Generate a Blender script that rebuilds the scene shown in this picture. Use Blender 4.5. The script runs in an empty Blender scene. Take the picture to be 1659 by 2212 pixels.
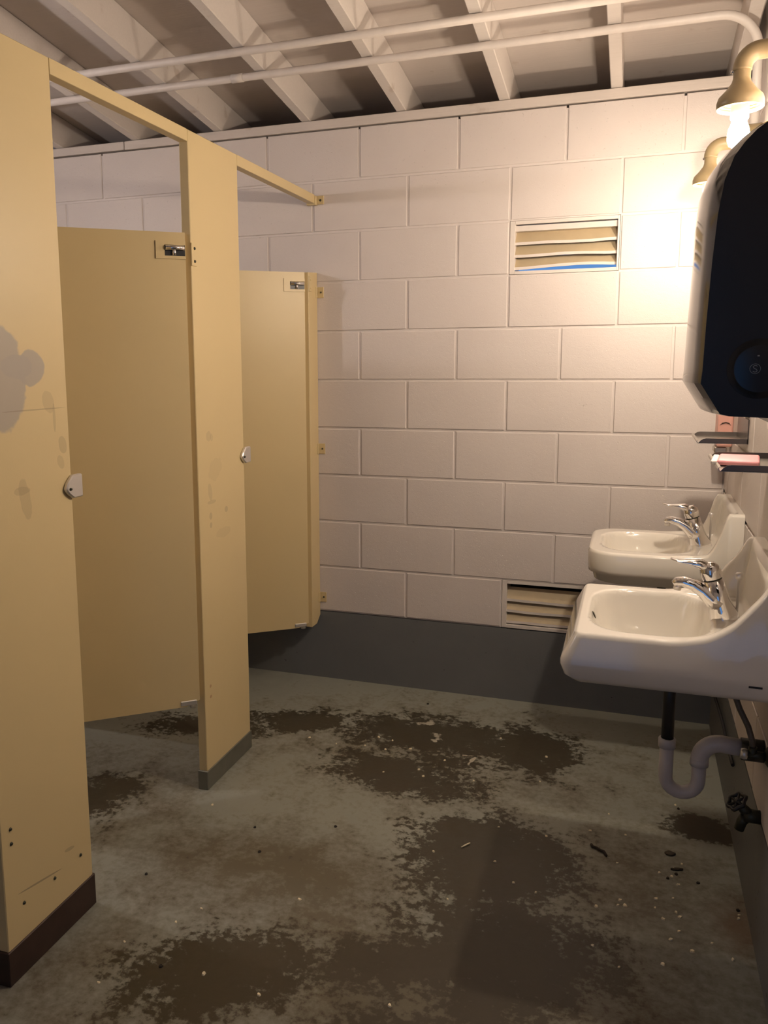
import bpy, bmesh, math, random
from mathutils import Vector, Matrix

random.seed(7)
sc = bpy.context.scene
COL = sc.collection

# ------------------------------------------------------------------ camera
cam_d = bpy.data.cameras.new('camera')
cam = bpy.data.objects.new('camera', cam_d)
COL.objects.link(cam)
YAW, PITCH, ROLL = math.radians(19.447371), math.radians(-8.501160), math.radians(-0.410358)
fw = Vector((-math.sin(YAW) * math.cos(PITCH), math.cos(YAW) * math.cos(PITCH), math.sin(PITCH)))
rt = Vector((math.cos(YAW), math.sin(YAW), 0))
up = rt.cross(fw)
r2 = math.cos(ROLL) * rt + math.sin(ROLL) * up
u2 = -math.sin(ROLL) * rt + math.cos(ROLL) * up
cam.matrix_world = Matrix(((r2.x, u2.x, -fw.x, 0.891077), (r2.y, u2.y, -fw.y, -3.398389),
                           (r2.z, u2.z, -fw.z, 1.397445), (0, 0, 0, 1)))
cam_d.sensor_fit = 'HORIZONTAL'
cam_d.sensor_width = 36.0
cam_d.lens = 1818.666 / 1659.0 * 36.0
cam_d.shift_x = 101.374 / 1659.0
cam_d.shift_y = -49.459 / 1659.0
cam_d.clip_start = 0.02
sc.camera = cam

# ------------------------------------------------------------------ world, exposure
w = bpy.data.worlds.new('dusk_sky'); sc.world = w; w.use_nodes = True
bg = w.node_tree.nodes['Background']
bg.inputs['Color'].default_value = (0.12, 0.285, 0.62, 1)
bg.inputs['Strength'].default_value = 0.95
sc.view_settings.view_transform = 'Standard'
sc.view_settings.look = 'None'
sc.view_settings.exposure = 0.1
sc.view_settings.gamma = 1.0
sc.view_settings.use_curve_mapping = False
try:
    sc.cycles.use_denoising = True
except Exception:
    pass
BULB_NEAR, BULB_FAR, BULB_LEFT = 1250.0, 470.0, 820.0      # strength of the three bulbs
WARM, COOL = (1.0, 0.835, 0.66), (0.98, 0.90, 0.90)

# ------------------------------------------------------------------ node helpers
def new_mat(name):
    m = bpy.data.materials.new(name); m.use_nodes = True
    nt = m.node_tree
    return m, nt, nt.nodes['Principled BSDF']
def nd(nt, typ, **kw):
    n = nt.nodes.new(typ)
    for k, v in kw.items():
        if k.startswith('i_'):
            key = k[2:]
            n.inputs[int(key) if key.isdigit() else key].default_value = v
        else:
            setattr(n, k, v)
    return n
def lk(nt, a, b): nt.links.new(a, b)
def obj_coord(nt): return nd(nt, 'ShaderNodeTexCoord').outputs['Object']
def geo_pos(nt): return nd(nt, 'ShaderNodeNewGeometry').outputs['Position']
def noise(nt, co, scale, detail=4.0, rough=0.55, out='Fac'):
    n = nd(nt, 'ShaderNodeTexNoise', i_Scale=scale, i_Detail=detail, i_Roughness=rough)
    lk(nt, co, n.inputs['Vector']); return n.outputs[out]
def math_n(nt, op, a, b=None, clamp=False):
    n = nd(nt, 'ShaderNodeMath', operation=op); n.use_clamp = clamp
    for i, v in enumerate((a, b)):
        if v is None: continue
        if isinstance(v, (int, float)): n.inputs[i].default_value = v
        else: lk(nt, v, n.inputs[i])
    return n.outputs[0]
def ramp(nt, v, lo, hi, a=0.0, b=1.0, smooth=True):
    n = nd(nt, 'ShaderNodeMapRange'); n.interpolation_type = 'SMOOTHSTEP' if smooth else 'LINEAR'
    n.inputs['From Min'].default_value = lo; n.inputs['From Max'].default_value = hi
    n.inputs['To Min'].default_value = a; n.inputs['To Max'].default_value = b
    lk(nt, v, n.inputs['Value']); return n.outputs[0]
def mix(nt, f, a, b):
    n = nd(nt, 'ShaderNodeMix', data_type='RGBA')
    if isinstance(f, float): n.inputs[0].default_value = f
    else: lk(nt, f, n.inputs[0])
    for k, v in ((6, a), (7, b)):
        if isinstance(v, tuple): n.inputs[k].default_value = (v[0], v[1], v[2], 1)
        else: lk(nt, v, n.inputs[k])
    return n.outputs[2]
def bump(nt, bsdf, h, strength=0.3, dist=0.01):
    b = nd(nt, 'ShaderNodeBump', i_Strength=strength, i_Distance=dist)
    lk(nt, h, b.inputs['Height']); lk(nt, b.outputs[0], bsdf.inputs['Normal'])
def blob(nt, co, c, r, ang=0.0, axes='xy'):
    """1 at the middle of an ellipse, 0 on its edge, negative outside"""
    mp = nd(nt, 'ShaderNodeMapping', vector_type='TEXTURE')
    if axes == 'xy':
        mp.inputs['Location'].default_value = (c[0], c[1], 0); mp.inputs['Scale'].default_value = (r[0], r[1], 1e3)
        mp.inputs['Rotation'].default_value = (0, 0, ang)
    else:      # yz
        mp.inputs['Location'].default_value = (0, c[0], c[1]); mp.inputs['Scale'].default_value = (1e3, r[0], r[1])
        mp.inputs['Rotation'].default_value = (ang, 0, 0)
    lk(nt, co, mp.inputs['Vector'])
    ln = nd(nt, 'ShaderNodeVectorMath', operation='LENGTH'); lk(nt, mp.outputs[0], ln.inputs[0])
    return math_n(nt, 'SUBTRACT', 1.0, ln.outputs['Value'])

def plain(name, col, rough=0.5, metal=0.0, var=0.08, scale=20.0, bmp=0.0, bscale=150.0, coat=0.0, spec=None):
    m, nt, b = new_mat(name)
    co = geo_pos(nt)
    n1 = noise(nt, co, scale)
    d = tuple(c * (1 - var) for c in col); e = tuple(min(1, c * (1 + var)) for c in col)
    lk(nt, mix(nt, n1, d, e), b.inputs['Base Color'])
    b.inputs['Roughness'].default_value = rough; b.inputs['Metallic'].default_value = metal
    if coat: b.inputs['Coat Weight'].default_value = coat
    if spec is not None: b.inputs['Specular IOR Level'].default_value = spec
    if bmp: bump(nt, b, noise(nt, co, bscale, 3.0), bmp, 0.004)
    return m

# ------------------------------------------------------------------ materials
def block_paint():
    m, nt, b = new_mat('white_block_paint'); co = geo_pos(nt)
    n1 = noise(nt, co, 3.0, 3.0)
    base = mix(nt, n1, (0.60, 0.535, 0.50), (0.67, 0.61, 0.575))
    pits = noise(nt, co, 95.0, 2.0)
    pit = ramp(nt, pits, 0.27, 0.33, 1.0, 0.0)
    chip = ramp(nt, noise(nt, co, 33.0, 5.0), 0.24, 0.28, 1.0, 0.0)
    base = mix(nt, math_n(nt, 'MULTIPLY', chip, 0.6), base, (0.22, 0.17, 0.14))
    lk(nt, base, b.inputs['Base Color'])
    b.inputs['Roughness'].default_value = 0.48
    h = math_n(nt, 'ADD', math_n(nt, 'MULTIPLY', noise(nt, co, 240.0, 3.0), 0.5), math_n(nt, 'MULTIPLY', pit, -1.6))
    h = math_n(nt, 'ADD', h, math_n(nt, 'MULTIPLY', noise(nt, co, 60.0, 2.0), 0.6))
    bump(nt, b, h, 0.42, 0.0022)
    return m
def wood_paint(name, col):
    m, nt, b = new_mat(name); co = geo_pos(nt)
    mp = nd(nt, 'ShaderNodeMapping'); mp.inputs['Scale'].default_value = (1.5, 40, 40); lk(nt, co, mp.inputs['Vector'])
    g = noise(nt, mp.outputs[0], 4.0, 5.0)
    st = ramp(nt, noise(nt, co, 9.0, 6.0), 0.63, 0.72)
    c = mix(nt, g, tuple(x * 0.92 for x in col), tuple(min(1, x * 1.05) for x in col))
    c = mix(nt, math_n(nt, 'MULTIPLY', st, 0.35), c, (0.30, 0.20, 0.13))
    lk(nt, c, b.inputs['Base Color']); b.inputs['Roughness'].default_value = 0.6
    bump(nt, b, g, 0.25, 0.002)
    return m
def concrete_plinth():
    m, nt, b = new_mat('grey_plinth_paint'); co = geo_pos(nt)
    c = mix(nt, noise(nt, co, 6.0, 5.0), (0.115, 0.12, 0.122), (0.155, 0.157, 0.155))
    v = noise(nt, co, 45.0, 2.0)
    pit = ramp(nt, v, 0.25, 0.30, 1.0, 0.0)
    c = mix(nt, pit, c, (0.03, 0.028, 0.025))
    lk(nt, c, b.inputs['Base Color']); b.inputs['Roughness'].default_value = 0.5
    bump(nt, b, math_n(nt, 'SUBTRACT', math_n(nt, 'MULTIPLY', noise(nt, co, 160.0, 3.0), 0.3), pit), 0.4, 0.004)
    return m
def floor_mat():
    m, nt, b = new_mat('worn_grey_floor_paint'); co = geo_pos(nt)
    big = noise(nt, co, 2.6, 8.0, 0.62)
    mid = noise(nt, co, 10.0, 8.0, 0.68)
    fine = noise(nt, co, 48.0, 6.0, 0.65)
    def field(blobs):
        f = None
        for c, r, a, wt in blobs:
            s = math_n(nt, 'MULTIPLY', math_n(nt, 'MAXIMUM', blob(nt, co, c, r, a), -0.7), wt)
            f = s if f is None else math_n(nt, 'MAXIMUM', f, s)
        return f
    def half(v, k): return math_n(nt, 'MULTIPLY', math_n(nt, 'SUBTRACT', v, 0.5), k)
    bare_f = field([((0.22, -0.44), (0.50, 0.20), 0.05, 1.0), ((0.18, -0.76), (0.34, 0.17), -0.1, 1.0), ((0.60, -0.44), (0.20, 0.22), 0.0, 1.1),
                    ((-0.30, -0.47), (0.32, 0.13), 0.25, 0.9), ((0.55, -1.18), (0.30, 0.28), 0.25, 1.2), ((0.62, -1.55), (0.32, 0.34), 0.0, 1.0),
                    ((0.05, -1.82), (0.30, 0.18), 0.4, 1.0), ((0.42, -1.66), (0.30, 0.12), 0.3, 0.7), ((0.30, -0.62), (0.42, 0.10), 0.0, 0.5), ((1.15, -0.81), (0.12, 0.085), 0.0, 1.4), ((-0.62, -0.62), (0.30, 0.14), 0.3, 0.9),
                    ((0.65, -2.0), (0.5, 0.25), 0.0, 0.9), ((-0.72, -1.25), (0.16, 0.24), 0.0, 0.8)])
    dirt_f = field([((0.0, -1.42), (0.62, 0.26), 0.15, 1.0), ((0.55, -1.75), (0.8, 0.55), 0.0, 1.35), ((0.10, -1.85), (0.5, 0.3), 0.4, 1.0), ((0.2, -0.6), (0.75, 0.42), 0.0, 0.8),
                    ((0.95, -1.2), (0.35, 0.35), 0.0, 0.7), ((-0.7, -1.2), (0.35, 0.35), 0.0, 0.9), ((-0.3, -1.9), (0.4, 0.25), 0.0, 0.6)])
    f2 = math_n(nt, 'ADD', bare_f, math_n(nt, 'ADD', half(mid, 2.0), math_n(nt, 'ADD', half(big, 1.0), half(fine, 1.9))))
    bare = ramp(nt, f2, 0.04, 0.34)
    grime = ramp(nt, math_n(nt, 'ADD', dirt_f, math_n(nt, 'ADD', half(mid, 2.6), math_n(nt, 'ADD', half(big, 1.4), half(fine, 1.8)))), -0.2, 0.8, smooth=False)
    grey = mix(nt, mid, (0.20, 0.205, 0.175), (0.30, 0.305, 0.262))
    grey = mix(nt, math_n(nt, 'MULTIPLY', grime, 0.85), grey, mix(nt, mid, (0.115, 0.092, 0.048), (0.075, 0.058, 0.034)))
    brown = mix(nt, mid, (0.026, 0.020, 0.010), (0.052, 0.040, 0.022))
    c = mix(nt, math_n(nt, 'MULTIPLY', bare, 0.92), grey, brown)
    # pale scuffed spots where the concrete shows
    sp = None
    for cc, rr, a in (((0.187, -0.33), (0.05, 0.03), 0.5), ((0.245, -0.45), (0.03, 0.05), 0.2), ((0.40, -0.59), (0.010, 0.06), -0.2), ((0.39, -0.555), (0.04, 0.010), 0.2)):
        s = blob(nt, co, cc, rr, a); sp = s if sp is None else math_n(nt, 'MAXIMUM', sp, s)
    sp = ramp(nt, math_n(nt, 'ADD', math_n(nt, 'MAXIMUM', sp, -1.0), half(noise(nt, co, 30.0, 6.0), 3.2)), 0.30, 0.6)
    c = mix(nt, math_n(nt, 'MULTIPLY', sp, 0.7), c, (0.50, 0.46, 0.37))
    rust = ramp(nt, math_n(nt, 'ADD', blob(nt, co, (1.19, -1.26), (0.10, 0.16)), half(mid, 1.0)), 0.0, 0.9)
    c = mix(nt, math_n(nt, 'MULTIPLY', rust, 0.7), c, (0.12, 0.06, 0.02))
    lk(nt, c, b.inputs['Base Color'])
    lk(nt, ramp(nt, bare, 0.0, 1.0, 0.62, 0.45), b.inputs['Roughness'])
    h = math_n(nt, 'SUBTRACT', math_n(nt, 'MULTIPLY', fine, 0.5), math_n(nt, 'MULTIPLY', bare, 0.4))
    bump(nt, b, h, 0.3, 0.003)
    return m
PANEL_COL = (0.60, 0.475, 0.255)
def panel_paint(name, marks=()):
    """enamel with scratches; marks = list of (centre yz, radius yz, angle, colour, strength, noise)"""
    m, nt, b = new_mat(name); co = geo_pos(nt)
    c = mix(nt, noise(nt, co, 2.5, 3.0), tuple(x * 0.95 for x in PANEL_COL), tuple(x * 1.04 for x in PANEL_COL))
    mp = nd(nt, 'ShaderNodeMapping'); mp.inputs['Scale'].default_value = (1, 9, 4); mp.inputs['Rotation'].default_value = (0.7, 0, 0)
    lk(nt, co, mp.inputs['Vector'])
    sc_ = ramp(nt, noise(nt, mp.outputs[0], 7.0, 6.0, 0.7), 0.68, 0.76)
    c = mix(nt, math_n(nt, 'MULTIPLY', sc_, 0.3), c, (0.30, 0.25, 0.17))
    for cc, rr, a, colr, st, nz in marks:
        v = blob(nt, co, cc, rr, a, 'yz')
        v = math_n(nt, 'ADD', v, math_n(nt, 'MULTIPLY', math_n(nt, 'SUBTRACT', noise(nt, co, 14.0, 4.0), 0.5), nz))
        c = mix(nt, math_n(nt, 'MULTIPLY', ramp(nt, v, 0.02, 0.12), st), c, colr)
    lk(nt, c, b.inputs['Base Color']); b.inputs['Roughness'].default_value = 0.38
    bump(nt, b, noise(nt, co, 220.0, 2.0), 0.12, 0.001)
    return m

M = {}
M['block'] = block_paint()
M['mortar'] = plain('white_mortar_paint', (0.66, 0.60, 0.565), 0.55, var=0.06, scale=8, bmp=0.3, bscale=120)
M['plate'] = wood_paint('white_plate_paint', (0.60, 0.535, 0.485))
M['rafter'] = wood_paint('white_rafter_paint', (0.64, 0.585, 0.54))
M['deck'] = wood_paint('white_deck_paint', (0.58, 0.52, 0.475))
M['plinth'] = concrete_plinth()
M['floor'] = floor_mat()
M['outwall'] = plain('white_wall_paint', (0.62, 0.57, 0.53), 0.55, bmp=0.2)
GREY_MARK = (0.36, 0.32, 0.27); DK = (0.22, 0.17, 0.11)
M['panel_near'] = panel_paint('beige_enamel_worn', [
    ((-1.93, 1.38), (0.085, 0.13), 0.25, GREY_MARK, 0.9, 0.55), ((-1.825, 1.39), (0.048, 0.042), 0.0, GREY_MARK, 0.9, 0.5),
    ((-1.87, 1.395), (0.05, 0.028), 0.0, GREY_MARK, 0.9, 0.5),
    ((-1.82, 1.298), (0.11, 0.0018), 0.0, DK, 0.45, 0.3), ((-1.755, 1.275), (0.005, 0.035), 0.0, DK, 0.3, 0.6),
    ((-1.775, 1.315), (0.02, 0.03), 0.4, DK, 0.22, 0.9), ((-1.73, 1.21), (0.014, 0.022), 0.3, DK, 0.3, 0.9),
    ((-1.74, 1.17), (0.012, 0.018), 0.5, DK, 0.25, 0.9), ((-1.87, 1.1), (0.02, 0.05), 0.2, DK, 0.25, 1.2), ((-1.88, 1.12), (0.03, 0.01), 0, DK, 0.25, 1.2),
    ((-1.90, 0.187), (0.085, 0.0025), -0.19, DK, 0.7, 0.3), ((-1.79, 0.205), (0.02, 0.005), -0.2, DK, 0.4, 0.6)])
M['panel_mid'] = panel_paint('beige_enamel_scribbled', [
    ((-1.00, 1.17), (0.02, 0.02), 0.2, DK, 0.22, 1.3), ((-0.98, 1.165), (0.012, 0.014), 0.1, DK, 0.2, 1.3), ((-0.965, 1.06), (0.05, 0.035), 0.3, DK, 0.10, 1.5),
    ((-1.0, 0.99), (0.012, 0.03), 0.2, DK, 0.22, 1.2), ((-0.99, 0.955), (0.03, 0.006), 0.0, DK, 0.25, 1.0),
    ((-1.0, 0.91), (0.010, 0.012), 0, DK, 0.35, 0.8), ((-0.89, 0.915), (0.012, 0.01), 0, DK, 0.35, 0.8), ((-1.0, 0.88), (0.009, 0.01), 0, DK, 0.35, 0.8),
    ((-0.92, 0.84), (0.06, 0.02), 0, DK, 0.12, 1.4), ((-1.036, 0.346), (0.007, 0.006), 0, (0.35, 0.17, 0.08), 0.7, 0.4), ((-1.036, 0.31), (0.007, 0.006), 0, (0.35, 0.17, 0.08), 0.7, 0.4)])
M['panel'] = panel_paint('beige_enamel')
M['shoe_dark'] = plain('dark_rusted_shoe', (0.045, 0.025, 0.018), 0.55, 0.3, var=0.5, scale=14)
M['shoe_grey'] = plain('dull_steel_shoe', (0.20, 0.195, 0.16), 0.42, 0.6, var=0.2, scale=18)
M['chrome'] = plain('chrome', (0.78, 0.76, 0.75), 0.07, 1.0, var=0.03)
M['pot_chrome'] = plain('worn_chrome', (0.74, 0.71, 0.68), 0.36, 0.8, var=0.08, bmp=0.05)
M['steel'] = plain('stainless_steel', (0.50, 0.47, 0.42), 0.28, 1.0, var=0.06)
M['porcelain'] = plain('white_porcelain', (0.78, 0.735, 0.66), 0.12, 0.0, var=0.03, scale=5, coat=0.6)
M['fixture'] = plain('beige_fixture_enamel', (0.36, 0.275, 0.15), 0.38, 0.0, var=0.06)
M['bell_inside'] = plain('white_bell_inside', (0.8, 0.74, 0.66), 0.35)
M['black_plastic'] = plain('black_gloss_plastic', (0.008, 0.009, 0.011), 0.10, 0.0, var=0.2, spec=0.6)
M['black_matt'] = plain('black_plastic_matt', (0.006, 0.007, 0.010), 0.27, var=0.2, spec=0.5)
M['grey_mark'] = plain('grey_emblem', (0.35, 0.37, 0.38), 0.4)
M['black'] = plain('black_abs_pipe', (0.014, 0.014, 0.016), 0.4)
M['pvc'] = plain('white_pvc', (0.55, 0.52, 0.52), 0.35, var=0.08)
M['braid'] = plain('braided_hose', (0.16, 0.14, 0.12), 0.4, 0.5, var=0.4, scale=300)
M['brass_dark'] = plain('dark_valve_metal', (0.06, 0.06, 0.045), 0.45, 0.7, var=0.25)
M['conduit'] = plain('white_conduit_paint', (0.66, 0.60, 0.55), 0.5, var=0.08, scale=30)
M['louver'] = plain('shaded_cream_louver_paint', (0.50, 0.40, 0.255), 0.5, var=0.10, scale=25)  # cream darkened, shade of the raked slat faces put into the colour
M['vent_frame'] = plain('white_vent_frame', (0.66, 0.60, 0.55), 0.5, var=0.05)
M['pink'] = plain('pink_plastic', (0.62, 0.33, 0.27), 0.4, var=0.08)
M['pink_soap'] = plain('pink_soap', (0.78, 0.33, 0.35), 0.4, var=0.1, scale=40)
M['soap_white'] = plain('white_soap_end', (0.8, 0.74, 0.68), 0.45)
M['chip'] = plain('cream_paint_chip', (0.75, 0.66, 0.46), 0.6, var=0.2, scale=60)
M['dirt'] = plain('dark_grit', (0.02, 0.016, 0.012), 0.8, var=0.3)
M['leaf'] = plain('dead_leaf', (0.05, 0.035, 0.02), 0.7, var=0.3, scale=60)
M['twig'] = plain('twig_bark', (0.03, 0.02, 0.014), 0.8, var=0.3, scale=80)
mm, nt_, bb = new_mat('mirror_glass')
bb.inputs['Base Color'].default_value = (0.82, 0.80, 0.78, 1); bb.inputs['Metallic'].default_value = 1.0; bb.inputs['Roughness'].default_value = 0.05
M['mirror'] = mm
def bulb_mat(name, col, s):
    m, nt, b = new_mat(name)
    b.inputs['Base Color'].default_value = (0.9, 0.9, 0.85, 1)
    b.inputs['Emission Color'].default_value = (*col, 1); b.inputs['Emission Strength'].default_value = s
    return m
M['bulb_near'] = bulb_mat('bulb_glow_near', WARM, BULB_NEAR)
M['bulb_far'] = bulb_mat('bulb_glow_far', WARM, BULB_FAR)
M['bulb_left'] = bulb_mat('bulb_glow_left', COOL, BULB_LEFT)

# ------------------------------------------------------------------ geometry helpers
def add_box(bm, x0, x1, y0, y1, z0, z1, bev=0.0, seg=1):
    vs = [bm.verts.new(p) for p in ((x0, y0, z0), (x1, y0, z0), (x1, y1, z0), (x0, y1, z0), (x0, y0, z1), (x1, y0, z1), (x1, y1, z1), (x0, y1, z1))]
    fs = [bm.faces.new([vs[i] for i in f]) for f in ((3, 2, 1, 0), (4, 5, 6, 7), (0, 1, 5, 4), (1, 2, 6, 5), (2, 3, 7, 6), (3, 0, 4, 7))]
    if bev:
        es = set(e for f in fs for e in f.edges)
        bmesh.ops.bevel(bm, geom=list(es), offset=bev, segments=seg, affect='EDGES', profile=0.5, clamp_overlap=True)
def box(x0, x1, y0, y1, z0, z1, bev=0.0, seg=1):
    bm = bmesh.new(); add_box(bm, x0, x1, y0, y1, z0, z1, bev, seg); return bm
def add_prism(bm, poly, axis, a, b):
    """poly of 2-D points extruded along an axis: x -> (y,z), y -> (x,z), z -> (x,y)"""
    def P(p, t):
        return {'x': (t, p[0], p[1]), 'y': (p[0], t, p[1]), 'z': (p[0], p[1], t)}[axis]
    A = [bm.verts.new(P(p, a)) for p in poly]; B = [bm.verts.new(P(p, b)) for p in poly]
    n = len(poly)
    fs = [bm.faces.new(A), bm.faces.new(B[::-1])]
    for i in range(n): fs.append(bm.faces.new((A[i], B[i], B[(i + 1) % n], A[(i + 1) % n])))
    bmesh.ops.recalc_face_normals(bm, faces=fs)
    return fs
def add_tube(bm, pts, r, n=12, cap=True, flat=1.0):
    pts = [Vector(p) for p in pts]
    rs = list(r) if isinstance(r, (list, tuple)) else [r] * len(pts)
    fl = list(flat) if isinstance(flat, (list, tuple)) else [flat] * len(pts)
    t0 = (pts[1] - pts[0]).normalized()
    nrm = t0.orthogonal().normalized()
    if abs(t0.y) < 0.9:      # keep one frame axis along y so flattened sections are predictable
        nrm = (Vector((0, 1, 0)) - t0 * t0.y).normalized()
    rings = []
    for i, p in enumerate(pts):
        t = (pts[min(i + 1, len(pts) - 1)] - pts[max(i - 1, 0)]).normalized()
        nrm = (nrm - t * nrm.dot(t)).normalized(); bi = t.cross(nrm)
        rings.append([bm.verts.new(p + rs[i] * (math.cos(2 * math.pi * k / n) * nrm + fl[i] * math.sin(2 * math.pi * k / n) * bi)) for k in range(n)])
    fs = []
    for a, b in zip(rings, rings[1:]):
        for k in range(n): fs.append(bm.faces.new((a[k], a[(k + 1) % n], b[(k + 1) % n], b[k])))
    for f in fs: f.smooth = True
    if cap:
        fs.append(bm.faces.new(rings[0][::-1])); fs.append(bm.faces.new(rings[-1]))
    return fs
def add_lathe(bm, prof, n=24, mat=Matrix.Identity(4)):
    rings = []
    for r, z in prof:
        if r < 1e-6: rings.append([bm.verts.new(mat @ Vector((0, 0, z)))])
        else: rings.append([bm.verts.new(mat @ Vector((r * math.cos(2 * math.pi * k / n), r * math.sin(2 * math.pi * k / n), z))) for k in range(n)])
    fs = []
    for a, b in zip(rings, rings[1:]):
        if len(a) == 1 and len(b) == 1: continue
        for k in range(n):
            q = (k + 1) % n
            if len(a) == 1: f = bm.faces.new((a[0], b[q], b[k]))
            elif len(b) == 1: f = bm.faces.new((a[k], a[q], b[0]))
            else: f = bm.faces.new((a[k], a[q], b[q], b[k]))
            f.smooth = True; fs.append(f)
    bmesh.ops.recalc_face_normals(bm, faces=fs)
def tube(pts, r, n=12, cap=True, flat=1.0):
    bm = bmesh.new(); add_tube(bm, pts, r, n, cap, flat); return bm
def lathe(prof, n=24, mat=Matrix.Identity(4)):
    bm = bmesh.new(); add_lathe(bm, prof, n, mat); return bm
def prism(poly, axis, a, b, bev=0.0):
    bm = bmesh.new(); add_prism(bm, poly, axis, a, b)
    if bev: bmesh.ops.bevel(bm, geom=bm.edges[:], offset=bev, segments=1, affect='EDGES', clamp_overlap=True)
    return bm
def arc(c, a0, a1, r, n, plane='xz', other=0.0):
    out = []
    for i in range(n + 1):
        a = a0 + (a1 - a0) * i / n
        u, v = c[0] + r * math.cos(a), c[1] + r * math.sin(a)
        out.append({'xz': (u, other, v), 'yz': (other, u, v), 'xy': (u, v, other)}[plane])
    return out
def frame_to(p, d):
    """matrix with local z along d at p"""
    return Matrix.Translation(Vector(p)) @ Vector((0, 0, 1)).rotation_difference(Vector(d).normalized()).to_matrix().to_4x4()
def obj(name, bm, m, parent=None, loc=None):
    me = bpy.data.meshes.new(name)
    if isinstance(bm, bpy.types.Mesh): me = bm
    else:
        if loc is not None: bmesh.ops.translate(bm, verts=bm.verts, vec=-Vector(loc))
        bm.to_mesh(me); bm.free(); me.materials.append(m)
    o = bpy.data.objects.new(name, me); COL.objects.link(o)
    if loc is not None: o.location = loc
    if parent is not None:
        o.parent = parent
        o.matrix_parent_inverse = Matrix.Translation(-W(parent))
    return o
def W(o):
    """world position of an unrotated object built by this script"""
    v = Vector(o.location); p = o.parent
    if p is not None: v = v + o.matrix_parent_inverse.translation + W(p)
    return v
def tag(o, label, cat=None, group=None, kind=None):
    o['label'] = label
    if cat: o['category'] = cat
    if group: o['group'] = group
    if kind: o['kind'] = kind
    return o
def thing(name, loc, label, cat, group=None):
    o = bpy.data.objects.new(name, None); COL.objects.link(o); o.location = loc; o.empty_display_size = 0.05
    return tag(o, label, cat, group)
def struct(name, bm, m, label, cat):
    return tag(obj(name, bm, m), label, cat, kind='structure')
def dup(root, delta, label=None):
    r = root.copy(); COL.objects.link(r); r.location = Vector(root.location) + Vector(delta)
    if label: r['label'] = label
    def rec(src, dst):
        for ch in [c for c in COL.objects if c.parent == src]:
            d = ch.copy(); COL.objects.link(d); d.parent = dst; d.matrix_parent_inverse = ch.matrix_parent_inverse.copy()
            rec(ch, d)
    rec(root, r)
    return r

# ------------------------------------------------------------------ dimensions (metres, floor at z=0, back wall at y=0)
XR, XL, YF = 1.216, -1.95, -4.6        # right wall, left wall, wall behind the camera
S = 0.2032; Z0 = 0.31                  # course height, top of the concrete plinth
ZT = Z0 + 10 * S                       # top of the blocks
SL = 0.13                              # roof slope, rising towards the camera
RB = 2.382; RD = 0.131                 # rafter underside at the back wall, rafter depth
def deck_z(y): return RB + RD - SL * y
XS = -0.3908                           # front face of the stalls

# ------------------------------------------------------------------ floor
struct('floor', box(XL, XR, YF, 0.0, -0.1, 0.0), M['floor'], 'worn grey painted concrete floor with brown bare patches', 'floor')

# ------------------------------------------------------------------ back wall
vent_cells = [(2 * S, 4 * S, Z0 + 7 * S, Z0 + 8 * S), (2 * S, 4 * S, Z0, Z0 + S)]
def wall_core(x0, x1, z0, z1, holes, y0, y1):
    bm = bmesh.new()
    xs = sorted({x0, x1, *[h[0] for h in holes], *[h[1] for h in holes]})
    zs = sorted({z0, z1, *[h[2] for h in holes], *[h[3] for h in holes]})
    for a, b in zip(xs, xs[1:]):
        run = None
        for c, d in list(zip(zs, zs[1:])) + [(None, None)]:
            solid = c is not None and not any(h[0] <= a and b <= h[1] and h[2] <= c and d <= h[3] for h in holes)
            if solid: run = [run[0], d] if run else [c, d]
            elif run: add_box(bm, a, b, y0, y1, run[0], run[1]); run = None
    return bm
wall_back = struct('wall_back', wall_core(XL, XR, Z0, ZT - 0.012, vent_cells, 0.0045, 0.20), M['mortar'],
                   'white painted concrete block wall across the far end', 'wall')
obj('plinth', box(XL, XR, 0.0, 0.2, -0.1, Z0 - 0.004), M['plinth'], wall_back)
JT = 0.0045                            # half joint
def block_mesh(x0, x1, z0, z1):
    bm = bmesh.new()
    a, b, c, d = x0 + JT, x1 - JT, z0 + JT, z1 - JT
    cx, cz = (a + b) / 2, (c + d) / 2
    e = 0.0022
    rings = [[(a, 0.03, c), (b, 0.03, c), (b, 0.03, d), (a, 0.03, d)],
             [(a, e, c), (b, e, c), (b, e, d), (a, e, d)],
             [(a + e, 0, c + e), (b - e, 0, c + e), (b - e, 0, d - e), (a + e, 0, d - e)]]
    R = [[bm.verts.new((p[0] - cx, p[1], p[2] - cz)) for p in r] for r in rings]
    for p, q in zip(R, R[1:]):
        for k in range(4): bm.faces.new((p[k], p[(k + 1) % 4], q[(k + 1) % 4], q[k]))
    bm.faces.new(R[2])
    bmesh.ops.recalc_face_normals(bm, faces=bm.faces[:])
    return bm
block_cache = {}
def place_block(parent, x0, x1, z0, z1, right=False):
    key = (round(x1 - x0, 4), round(z1 - z0, 4), right)
    if key not in block_cache:
        bm = block_mesh(x0, x1, z0, z1)
        if right: bmesh.ops.rotate(bm, verts=bm.verts, cent=(0, 0, 0), matrix=Matrix.Rotation(-math.pi / 2, 3, 'Z'))
        me = bpy.data.meshes.new('block'); bm.to_mesh(me); bm.free(); me.materials.append(M['block']); block_cache[key] = me
    o = bpy.data.objects.new('block', block_cache[key]); COL.objects.link(o)
    cx, cz = (x0 + x1) / 2, (z0 + z1) / 2
    o.location = (XR - random.uniform(0, 0.001), -cx, cz) if right else (cx, random.uniform(-0.0012, 0.0006), cz)
    o.parent = parent
def clip_spans(spans, lo, hi):
    return [(max(a, lo), min(b, hi)) for a, b in spans if min(b, hi) - max(a, lo) > 0.03]
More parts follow.
